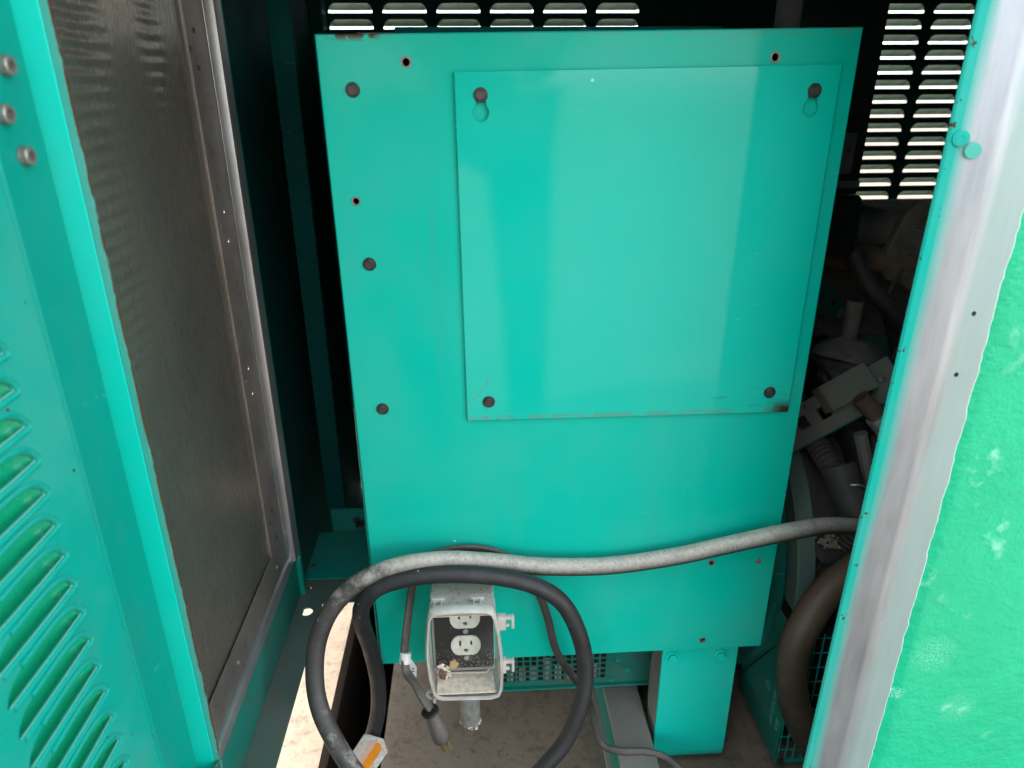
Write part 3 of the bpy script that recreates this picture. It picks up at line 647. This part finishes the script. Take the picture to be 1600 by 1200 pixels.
# gas regulator
rg = empty('gas_regulator'); tag(rg, 'dusty grey diaphragm regulator with upright cylinder cap on a flat flange', 'regulator')
lathe('cap', [(.0125, .285), (.0132, .30), (.0136, .349), (.0128, .3520), (.0120, .3525)], M['regulator'], rg, 24, Matrix.Translation((.5175, .40, 0)))
def ears(a): return 1+.42*max(0, math.cos(2*(a-.15)))**5
lathe('flange', [(.040, .2545), (.0485, .257), (.0490, .263), (.0485, .268), (.044, .271), (.036, .276), (.026, .283), (.016, .288)], M['regulator'], rg, 48, Matrix.Translation((.522, .40, 0)) @ Matrix.Translation((0, 0, .262)) @ Matrix.Rotation(R(7), 4, 'Y') @ Matrix.Translation((0, 0, -.262)), True, ears)
lathe('body', [(.020, .190), (.024, .196), (.026, .215), (.033, .235), (.037, .254)], M['regulator'], rg, 20, Matrix.Translation((.512, .40, 0)))
box('body_rib', (.500, .366, .196), (.508, .372, .252), M['regulator'], rg, .002)
box('inlet', (.470, .372, .215), (.500, .395, .240), M['regulator'], rg, .005)
rb = bolt_mesh('reg_bolt', .0045, M['regulator'])
for xx, yy in ((.468, .392), (.578, .408), (.50, .358), (.545, .445)): bolt(rb, (xx, yy, .2665-(xx-.52)*.12), (0.1, 0, 1), rg)
# slotted bracket
bk = empty('bracket'); tag(bk, 'dusty olive slotted bracket crossing diagonally below the regulator', 'bracket')
A = Vector((.305, .15, .195)); U = Vector((.105, .0, .0640)).normalized(); Nn = Vector((0, -.80, .60)); Vv = Nn.cross(U).normalized()
sq = lambda a, b: [(a, b), (a+.0145, b), (a+.0145, b+.017), (a, b+.017)]
plate('strap', rect(-.03, 0, .20, .054), [sq(.050, .020), sq(.0825, .019)], A, U, Vv, .006, M['olive'], bk, .0008)
def bent(name, pts, w_, th, mat, parent, U):
    bm = bmesh.new(); P = [Vector(p) for p in pts]; n = len(P); T = [(P[min(i+1, n-1)]-P[max(i-1, 0)]).normalized() for i in range(n)]
    rows = []
    for i in range(n):
        nn = U.cross(T[i]).normalized(); rows.append([bm.verts.new(P[i]+U*s_*w_/2+nn*t_*th/2) for s_, t_ in ((-1, -1), (1, -1), (1, 1), (-1, 1))])
    for a, b in zip(rows, rows[1:]):
        for j in range(4): bm.faces.new((a[j-1], a[j], b[j], b[j-1]))
    bm.faces.new(rows[0]); bm.faces.new(rows[-1][::-1]); return from_bm(name, bm, mat, parent)
mt = Matrix((U, Vv, Nn.normalized())).transposed().to_4x4(); mt.translation = A
box('tab', (.092, .024, .017), (.158, .062, .0215), M['olive'], bk, .001, 2, mt)
eb2 = bolt_mesh('bracket_bolt', .0050, M['bolt_grey'])
bolt(eb2, (A+U*.030+Vv*.030+Nn*.0005), Nn, bk); bolt(eb2, (A+U*.178+Vv*.030+Nn*.0005), Nn, bk)
box('strap_edge', (-.03, -.0016, -.006), (.20, -.0002, .0002), M['teal_sill'], bk, 0, 1, mt)
box('tab_flange', (.0905, .024, -.004), (.0945, .062, .0205), M['olive'], bk, .001, 2, mt)
# fuel pipe with silver fitting
fp = empty('fuel_pipe'); tag(fp, 'short rusty brown pipe with crimped silver fitting beside the slotted bracket', 'pipe')
tube('pipe', [(.398, .135, .296), (.412, .130, .283), (.43, .125, .265), (.46, .12, .235)], .0125, M['rustpipe'], fp, 16, 4)
tube('fitting', [(.421, .1255, .2735), (.432, .123, .262), (.446, .12, .247)], .0165, M['silver'], fp, 10, 4, prof=lambda t, i: 1+.06*(i % 2))
# wiring conduits and boot
wh = empty('wiring_loom'); tag(wh, 'black corrugated wiring conduits leading into a dusty plastic boot by the right post', 'wiring')
cor = lambda t, i: 1.0 if i % 3 else .82
tube('conduit', [(.352, .23, .250), (.358, .20, .232), (.366, .16, .212), (.372, .115, .195)], .0165, M['darkplastic'], wh, 16, 18, False, cor)
tube('conduit', [(.385, .30, .20), (.40, .28, .175), (.41, .26, .14), (.42, .25, .10)], .018, M['darkplastic'], wh, 16, 18, False, cor)
tube('conduit', [(.445, .16, .26), (.442, .15, .225), (.435, .14, .19), (.43, .13, .16)], .0095, M['darkplastic'], wh, 12, 18, False, cor)
tube('conduit', [(.412, .075, .150), (.392, .072, .120), (.375, .07, .085), (.37, .07, .04), (.375, .07, -.02)], .0155, M['darkplastic'], wh, 16, 18, False, cor)
tube('conduit', [(.43, .052, .05), (.425, .052, 0), (.42, .05, -.05), (.41, .05, -.09)], .013, M['darkplastic'], wh, 16, 18, False, cor)
tube('boot', [(.372, .110, .206), (.378, .095, .185), (.388, .080, .160), (.398, .066, .138), (.404, .056, .124)], .0235, M['darkplastic'], wh, 18, 6, prof=lambda t, i: 1-.12*t)
box('boot_clip', (.409, .055, .150), (.420, .070, .176), M['darkplastic'], wh, .002)
text('clip_number', '10', .011, M['print'], wh, (.4115, .0545, .159), (1, 0, 0), (0, 0, 1), .0003, .0003)
for q, zz in enumerate((.195, .142)):
    tube('tie', [(.372+.018*q, .078-.012*q, zz), (.385+.018*q, .072-.012*q, zz+.003), (.398+.016*q, .074-.012*q, zz-.004)], .0016, M['bolt_grey'], wh, 6, 4)
tube('bracket_arm', [(.40, .12, .25), (.408, .115, .222), (.417, .11, .19), (.425, .11, .165)], .009, M['olive'], wh, 8, 4)
bm = bmesh.new()
for i in range(46):
    r_ = random.uniform(.0018, .0042); p = (.3615+random.gauss(0, .0095), .074+random.gauss(0, .006), .105+abs(random.gauss(0, .005)))
    v = bmesh.ops.create_icosphere(bm, subdivisions=1, radius=r_)['verts']
    for q in v: q.co = Vector(p)+q.co*random.uniform(.7, 1.25)
cr = from_bm('foam_crumbs', bm, M['crumb']); tag(cr, kind='stuff')
sf = box('debris_ledge', (.345, .058, .085), (.400, .12, .1035), M['darkplastic'], alt, .002)
bolt(bolt_mesh('ledge_bolt', .008, M['iron'], 1.3, 1.0), (.368, .060, .062), (0, -1, .2), sf)

# ------------------------------------------------------------------ cables
ca = tube('power_cable', [(.52, .150, .080), (.455, .105, .108), (.395, .060, .141), (.315, .015, .176), (.241, -.020, .192), (.174, -.0195, .177), (.113, -.0185, .163), (.036, -.0185, .154), (-.041, -.022, .159), (-.110, -.027, .173), (-.161, -.032, .181), (-.213, -.037, .178), (-.257, -.042, .161), (-.287, -.052, .136), (-.306, -.062, .097), (-.311, -.076, .055), (-.305, -.091, .021), (-.287, -.111, -.007), (-.265, -.131, -.030), (-.232, -.151, -.064), (-.20, -.165, -.11), (-.19, -.15, -.20), (-.20, -.10, -.2285)], .0106, M['cable_dusty'], None, 18, 10)
tag(ca, 'thick dust covered power cable running across the teal box and looping down left', 'cable', 'heavy power cables on the control box')
cbk = tube('power_cable', [(-.10, -.120, -.2285), (-.105, -.115, -.19), (-.086, -.100, -.137), (-.045, -.090, -.089), (-.017, -.080, -.056), (.002, -.070, -.005), (.006, -.060, .041), (-.004, -.055, .090), (-.025, -.052, .132), (-.059, -.049, .155), (-.103, -.047, .167), (-.154, -.047, .1725), (-.197, -.047, .1695), (-.235, -.047, .157), (-.255, -.042, .129), (-.260, -.030, .092), (-.256, -.015, .039), (-.252, -.012, -.013), (-.255, -.012, -.063), (-.266, -.015, -.108), (-.286, -.022, -.153), (-.308, -.032, -.206), (-.318, -.045, -.30), (-.32, -.06, -.42)], .0100, M['cable_black'], None, 18, 10)
tag(cbk, 'thick black power cable arching over the outlet box and dropping into the trench', 'cable', 'heavy power cables on the control box')
hz = tube('hose', [(.52, .070, .115), (.437, .050, .117), (.381, .030, .103), (.329, .008, .077), (.296, -.012, .041), (.287, -.016, -.001), (.293, -.017, -.057), (.310, -.018, -.110), (.338, -.018, -.161), (.383, -.018, -.214), (.42, -.015, -.22)], .0205, M['hose'], None, 20, 10)
tag(hz, 'fat rusty brown rubber hose curving beside the right post', 'hose')
# cord with plug
cd = empty('appliance_cord'); tag(cd, 'flat grey brown appliance cord hanging over the cable with plug dangling', 'cord')
flat = [(math.cos(a)*1.0+(.75 if math.cos(a) > 0 else -.75), math.sin(a)) for a in [i*2*math.pi/14 for i in range(14)]]
tube('cord', [(-.1765, -.120, .047), (-.185, -.115, .059), (-.194, -.100, .065), (-.204, -.085, .066), (-.207, -.070, .082), (-.206, -.050, .092), (-.202, -.025, .118), (-.195, -.018, .151), (-.185, -.0095, .168), (-.155, -.0075, .1765), (-.128, -.0072, .1785), (-.098, -.0075, .172), (-.071, -.010, .156), (-.049, -.018, .120), (-.037, -.022, .085), (-.025, -.024, .032), (-.004, -.018, -.014), (.019, -.004, -.063), (.032, .012, -.112), (.044, .005, -.165), (.070, -.010, -.1655), (.1, -.012, -.1655), (.128, -.018, -.170), (.150, -.040, -.176), (.18, -.06, -.20), (.22, -.08, -.236)], .0029, M['cord'], cd, 10, 8, True, None, flat)
pd = Vector((.0150, -.004, -.050)).normalized(); p0 = Vector((-.1775, -.121, .0475))
pm = frame(p0, pd)
lathe('plug_collar', [(.0070, 0), (.0098, .0008), (.0100, .0035), (.0088, .0050)], M['black'], cd, 20, pm)
pl = lathe('plug', [(.0076, .0052), (.0078, .010), (.0082, .018), (.0096, .028), (.0099, .036), (.0095, .043), (.0080, .045)], M['plug'], cd, 20, pm)
for a in (-.0048, .0042): box('prong', (a-.0006, -.003, .0452), (a+.0006, .003, .0575), M['brass'], pl, .0003, 1, pm)
box('prong', (-.0012, .0045, .0452), (.0012, .0067, .0595), M['brass'], pl, .0006, 1, pm)
tgm = plate('tag', [(-.2120, .0790), (-.2055, .0815), (-.1995, .0770), (-.1935, .0640), (-.1950, .0480), (-.2010, .0615), (-.2045, .0655), (-.2105, .0690)], [], (0, -.0745, 0), (1, 0, 0), (0, 0, 1), .0004, M['paper'], cd)
tube('tag_wrap', [(-.2055, -.0700, .0830), (-.2070, -.0755, .0720)], .0066, M['paper'], cd, 10, 3)
for i in range(2): box('printed_line', (-.1995, -.0749, .0620-.004*i), (-.1965, -.07455, .0632-.004*i), M['print'], tgm, 0)
# clear sleeve with orange sticker on the black cable
sv = empty('cable_marker'); tag(sv, 'clear plastic marker sleeve with bright orange sticker, clipped on the lower cable', 'marker')
P0 = Vector((-.2729, -.033, -.0867)); dn = Vector((-.517, -.06, -.856)).normalized(); sd = Vector((.856, 0, -.517))
def mk(name, lp, off, th, mat): return plate(name, lp, [], P0+Vector((0, -off, 0)), sd, -dn, th, mat, sv, .0003)
mk('sleeve', [(0, -.09), (.040, -.09), (.040, -.012), (.026, .004), (.003, .002), (0, 0)], 0, .0030, M['frosted'])
mk('sticker', [(.020, -.058), (.031, -.058), (.031, -.012), (.0255, -.002), (.020, -.002)], .0006, .0004, M['orange'])
mk('sticker', [(.0125, -.058), (.0198, -.058), (.0198, -.002), (.0150, -.001), (.0125, -.006)], .0006, .0004, M['peach'])
mk('sleeve_edge', rect(.0002, -.09, .0018, -.001), .0008, .0012, M['rim'])
mk('sleeve_edge', [(.0035, -.0015), (.0105, -.0035), (.0105, -.07), (.0035, -.07)], .0005, .0006, M['rim'])

# ------------------------------------------------------------------ weatherproof outlet box
ob = empty('outlet_box'); tag(ob, 'dusty weatherproof outlet box with clear bubble cover and two ivory receptacles', 'outlet box')
box('back_box', (-.1765, -.046, .026), (-.1025, -.0002, .140), M['box_grey'], ob, .004, 3)
fpz = plate('faceplate', rrect(-.1735, .0345, -.1035, .1385, .003), [], (0, -.0490, 0), (1, 0, 0), (0, 0, 1), .0028, M['faceplate'], ob, .0008)
def recept(cz):
    r_ = .0178; pts = []
    for a in range(0, 360, 15):
        xx, zz = r_*math.cos(R(a)), r_*math.sin(R(a)); pts.append((-.1368+xx, cz+max(-.0142, min(.0142, zz))))
    u_ = []
    for p in pts:
        if not u_ or (Vector(p)-Vector(u_[-1])).length > 1e-4: u_.append(p)
    hol = [rect(-.1368-.0078, cz-.001, -.1368-.0054, cz+.0080), rect(-.1368+.0054, cz-.000, -.1368+.0076, cz+.0070), circ(-.1368, cz-.0072, .0026, 10)]
    o = plate('receptacle', u_, hol, (0, -.0520, 0), (1, 0, 0), (0, 0, 1), .0024, M['ivory'], ob, .0006)
    box('ground_pin', (-.1382, -.0518, cz-.0082), (-.1354, -.0500, cz-.0064), M['bolt_grey'], o, 0)
    return o
recept(.1115); recept(.0715)
scm = bolt_mesh('screw', .0032, M['silver'], 1.0, .35, False)
for zz in (.0912, .0508): bolt(scm, (-.1365, -.0492, zz), (0, -1, 0), fpz, 0, 'screw')
# bubble cover: side wall lofted from the box to the rim, clear pane, thick rim
rimo = [(-.166, .0225), (-.108, .0205), (-.099, .0235), (-.0955, .033), (-.0945, .060), (-.0955, .090), (-.0985, .120), (-.1015, .139), (-.1045, .1475), (-.110, .1505), (-.138, .1525), (-.167, .1515), (-.1735, .1485), (-.1765, .141), (-.1800, .110), (-.1810, .085), (-.1795, .055), (-.1760, .033), (-.1725, .0255)]
bso = [(-.166, .0265), (-.112, .0265), (-.104, .0275), (-.1015, .035), (-.1010, .060), (-.1010, .090), (-.1010, .120), (-.1012, .134), (-.1035, .1405), (-.110, .1430), (-.138, .1435), (-.167, .1430), (-.1745, .1405), (-.1770, .134), (-.1775, .110), (-.1775, .085), (-.1775, .055), (-.1770, .036), (-.1730, .028)]
def loft(name, loops, mat, parent, closed=True):
    bm = bmesh.new(); Rg = [[bm.verts.new(p) for p in lp] for lp in loops]
    for a, b in zip(Rg, Rg[1:]):
        for j in range(len(a)): bm.faces.new((a[j-1], a[j], b[j], b[j-1]))
    return from_bm(name, bm, mat, parent, True)
ctr = Vector((-.138, .088))
def scl(lp, f): return [tuple(ctr+(Vector(p)-ctr)*f) for p in lp]
at_y = lambda lp, y_: [(p[0], y_, p[1]) for p in lp]
loft('cover_wall', [at_y(bso, -.0462), at_y(scl(bso, 1.01), -.060), at_y(scl(rimo, .985), -.078)], M['frosted'], ob)
loft('cover_rim', [at_y(scl(rimo, .98), -.0765), at_y(scl(rimo, 1.025), -.0772), at_y(scl(rimo, 1.03), -.0815), at_y(scl(rimo, 1.0), -.0855), at_y(scl(rimo, .975), -.0872), at_y(scl(rimo, .945), -.0868), at_y(scl(rimo, .935), -.0842)], M['rim'], ob)
plate('cover_pane', scl(rimo, .940), [], (0, -.0862, 0), (1, 0, 0), (0, 0, 1), .0012, M['clear'], ob)
plate('dust_layer', [(-.172, -.0835), (-.103, -.0835), (-.105, -.0525), (-.171, -.0525)], [], (0, 0, .0312), (1, 0, 0), (0, 1, 0), .002, M['dust'], ob)
plate('dust_layer', [(-.1735, -.0755), (-.1050, -.0755), (-.1045, -.0475), (-.1735, -.0475)], [], (0, 0, .1458), (1, 0, 0), (0, 1, .12), .0012, M['dust'], ob)
bm = bmesh.new()
for i in range(16):
    a = random.uniform(0, 6.28); r_ = random.uniform(.001, .006)
    v = bmesh.ops.create_icosphere(bm, subdivisions=1, radius=random.uniform(.0015, .0032))['verts']
    p = Vector((-.1640+r_*math.cos(a)*.7, -.066, .0420+r_*math.sin(a)*1.3))
    for q in v: q.co = p+q.co*random.uniform(.8, 1.2)
from_bm('mud_nest', bm, M['nest'], ob)
bm = bmesh.new()
for i in range(34):
    a = random.uniform(0, 6.28); r_ = random.uniform(.005, .0105)
    v = bmesh.ops.create_icosphere(bm, subdivisions=1, radius=random.uniform(.0010, .0026))['verts']
    p = Vector((-.1635+r_*math.cos(a)*.8, -.062, .0415+r_*math.sin(a)*1.25))
    for q in v: q.co = p+Vector((q.co.x, q.co.y*.6, q.co.z))*random.uniform(.7, 1.3)
from_bm('mud_crumbs', bm, M['dust'], ob)
plate('flake', [(-.1570, .0465), (-.1490, .0455), (-.1455, .0520), (-.1500, .0575), (-.1555, .0560)], [], (0, -.060, 0), (1, 0, 0), (0, 0, 1), .001, M['amber'], ob)
plate('inner_seam', [(-.160, .0415), (-.113, .0400), (-.1065, .0480), (-.108, .0490), (-.1138, .0418), (-.1595, .0432)], [], (0, -.0640, 0), (1, 0, 0), (0, 0, 1), .001, M['rim'], ob)
for xc in (-.1655, -.1215):
    hg = box('hinge', (xc-.0075, -.0660, .1475), (xc+.0075, -.0615, .1535), M['rim'], ob, .0008)
    box('hinge_arm', (xc-.0050, -.0790, .1478), (xc-.0026, -.0655, .1518), M['rim'], hg, .0006)
    box('hinge_arm', (xc+.0026, -.0790, .1478), (xc+.0050, -.0655, .1518), M['rim'], hg, .0006)
for zc in (.1285, .0650):
    lt = box('latch', (-.0995, -.0820, zc-.0095), (-.0900, -.0740, zc+.0095), M['rim'], ob, .0012)
    box('latch_arm', (-.0905, -.0805, zc+.0035), (-.0815, -.0760, zc+.0085), M['rim'], lt, .0010)
    box('latch_arm', (-.0905, -.0800, zc-.0065), (-.0860, -.0760, zc-.0025), M['rim'], lt, .0010)
    box('latch_hook', (-.0838, -.0810, zc-.0085), (-.0805, -.0755, zc+.0088), M['rim'], lt, .0011)
lg = plate('lug', circ(-.1785, .0215, .0072, 18), [circ(-.1795, .0215, .0024, 12)], (0, -.0760, 0), (1, 0, 0), (0, 0, 1), .0035, M['rim'], ob, .0008)
box('lug_tab', (-.1770, -.0785, .0110), (-.1735, -.0755, .0185), M['rim'], lg, .001)
lathe('conduit_stub', [(.0150, .0262), (.0150, .012), (.0128, .011), (.0128, -.058), (.0118, -.062)], M['zinc'], ob, 24, Matrix.Translation((-.1350, -.040, 0)))
bm = bmesh.new()
for i in range(40):
    a = random.uniform(0, 6.283)
    v = bmesh.ops.create_icosphere(bm, subdivisions=1, radius=random.uniform(.0008, .0022))['verts']
    p = Vector((-.1350+.0122*math.cos(a), -.040+.0122*math.sin(a), -.0615+random.uniform(-.0035, .004)))
    for q in v: q.co = p+q.co*random.uniform(.6, 1.3)
from_bm('frayed_end', bm, M['box_grey'], ob)

# ------------------------------------------------------------------ the photographer, mirrored in the glossy cover
pe = empty('person', (-.10, -1.12, G)); tag(pe, 'person in pale shirt and dark trousers standing before the housing holding a phone', 'person')
def skin_fig(name, nodes, edges, mat, parent, root=0):
    me = bpy.data.meshes.new(name); me.from_pydata([n[0] for n in nodes], edges, []); o = link(name, me, mat, parent)
    o.modifiers.new('skin', 'SKIN'); o.modifiers.new('sub', 'SUBSURF').levels = 1; o.modifiers['sub'].render_levels = 1
    for v, n in zip(me.skin_vertices[0].data, nodes):
        v.radius = (n[1], n[1] if len(n) < 3 else n[2])
    me.skin_vertices[0].data[root].use_root = True
    return o
M['shirt'] = plain('pale_shirt', (.55, .56, .58), .9); M['trousers'] = plain('dark_trousers', (.02, .022, .03), .95); M['skin'] = plain('skin', (.45, .27, .19), .6); M['hair'] = plain('brown_hair', (.04, .025, .018), .8)
nd = [((-.02, 0, .93), .22, .12), ((-.18, 0, .84), .15), ((-.205, .02, .48), .15), ((-.12, 0, .10), .055), ((-.125, .14, .04), .045),
      ((.10, 0, .84), .10), ((.115, .02, .48), .075), ((.12, 0, .10), .055), ((.125, .14, .04), .045)]
skin_fig('trousers', nd, [(0, 1), (1, 2), (2, 3), (3, 4), (0, 5), (5, 6), (6, 7), (7, 8)], M['trousers'], pe)
nd = [((0, 0, .95), .165, .115), ((0, 0, 1.18), .16, .11), ((0, 0, 1.36), .17, .10), ((0, .01, 1.46), .06),
      ((-.20, 0, 1.38), .06), ((-.25, .03, 1.12), .048), ((-.12, .22, 1.02), .040), ((.20, 0, 1.38), .06), ((.25, .03, 1.12), .048), ((.16, .22, 1.02), .040)]
skin_fig('shirt', nd, [(0, 1), (1, 2), (2, 3), (2, 4), (4, 5), (5, 6), (2, 7), (7, 8), (8, 9)], M['shirt'], pe)
nd = [((0, .01, 1.45), .052), ((0, .02, 1.53), .055), ((0, .035, 1.60), .078, .092), ((0, .03, 1.68), .074, .088)]
hd_ = skin_fig('head', nd, [(0, 1), (1, 2), (2, 3)], M['skin'], pe)
lathe('hair', [(.080, -.03), (.092, .0), (.088, .05), (.06, .09), (.02, .105)], M['hair'], hd_, 20, Matrix.Translation((0, .015, 1.66)))
lathe('nose', [(.006, 0), (.012, -.012), (.013, -.030), (.008, -.036)], M['skin'], hd_, 10, Matrix.Translation((0, .125, 1.64)))
for sx in (-1, 1):
    lathe('ear', [(.008, 0), (.016, .006), (.012, .012)], M['skin'], hd_, 12, frame((sx*.078, .02, 1.62), (sx, 0, 0)))
    lathe('eye', [(.008, 0), (.006, .004)], M['ivory'], hd_, 10, frame((sx*.030, .118, 1.65), (0, 1, 0)))
    wrist = Vector((-.12 if sx < 0 else .16, .24, 1.02)); kn = Vector((-.045 if sx < 0 else .105, .345, .945+.0))
    tube('hand', [wrist, wrist.lerp(kn, .4), wrist.lerp(kn, .8)], .030, M['skin'], pe, 12, 5, prof=lambda t, i: .8+.35*math.sin(t*2.4))
    for f in range(4): tube('finger', [wrist.lerp(kn, .75)+Vector((0, .004, .028-.019*f)), kn+Vector((.006*sx, .016, .030-.019*f)), kn+Vector((-sx*.020, .030, .030-.019*f)), kn+Vector((-sx*(.040+.006*(f % 2)), .026, .030-.019*f))], .0082, M['skin'], pe, 8, 5)
    tube('thumb', [wrist.lerp(kn, .5)+Vector((0, 0, .02)), kn+Vector((-.004*sx, -.006, .045)), kn+Vector((-sx*.026, -.004, .05))], .0095, M['skin'], pe, 8, 5)
ph = box('phone', (-.191, -.742, .640), (-.036, -.734, .720), M['black'], None, .003, 2); tag(ph, 'black phone held sideways in two hands facing the teal control box', 'phone')
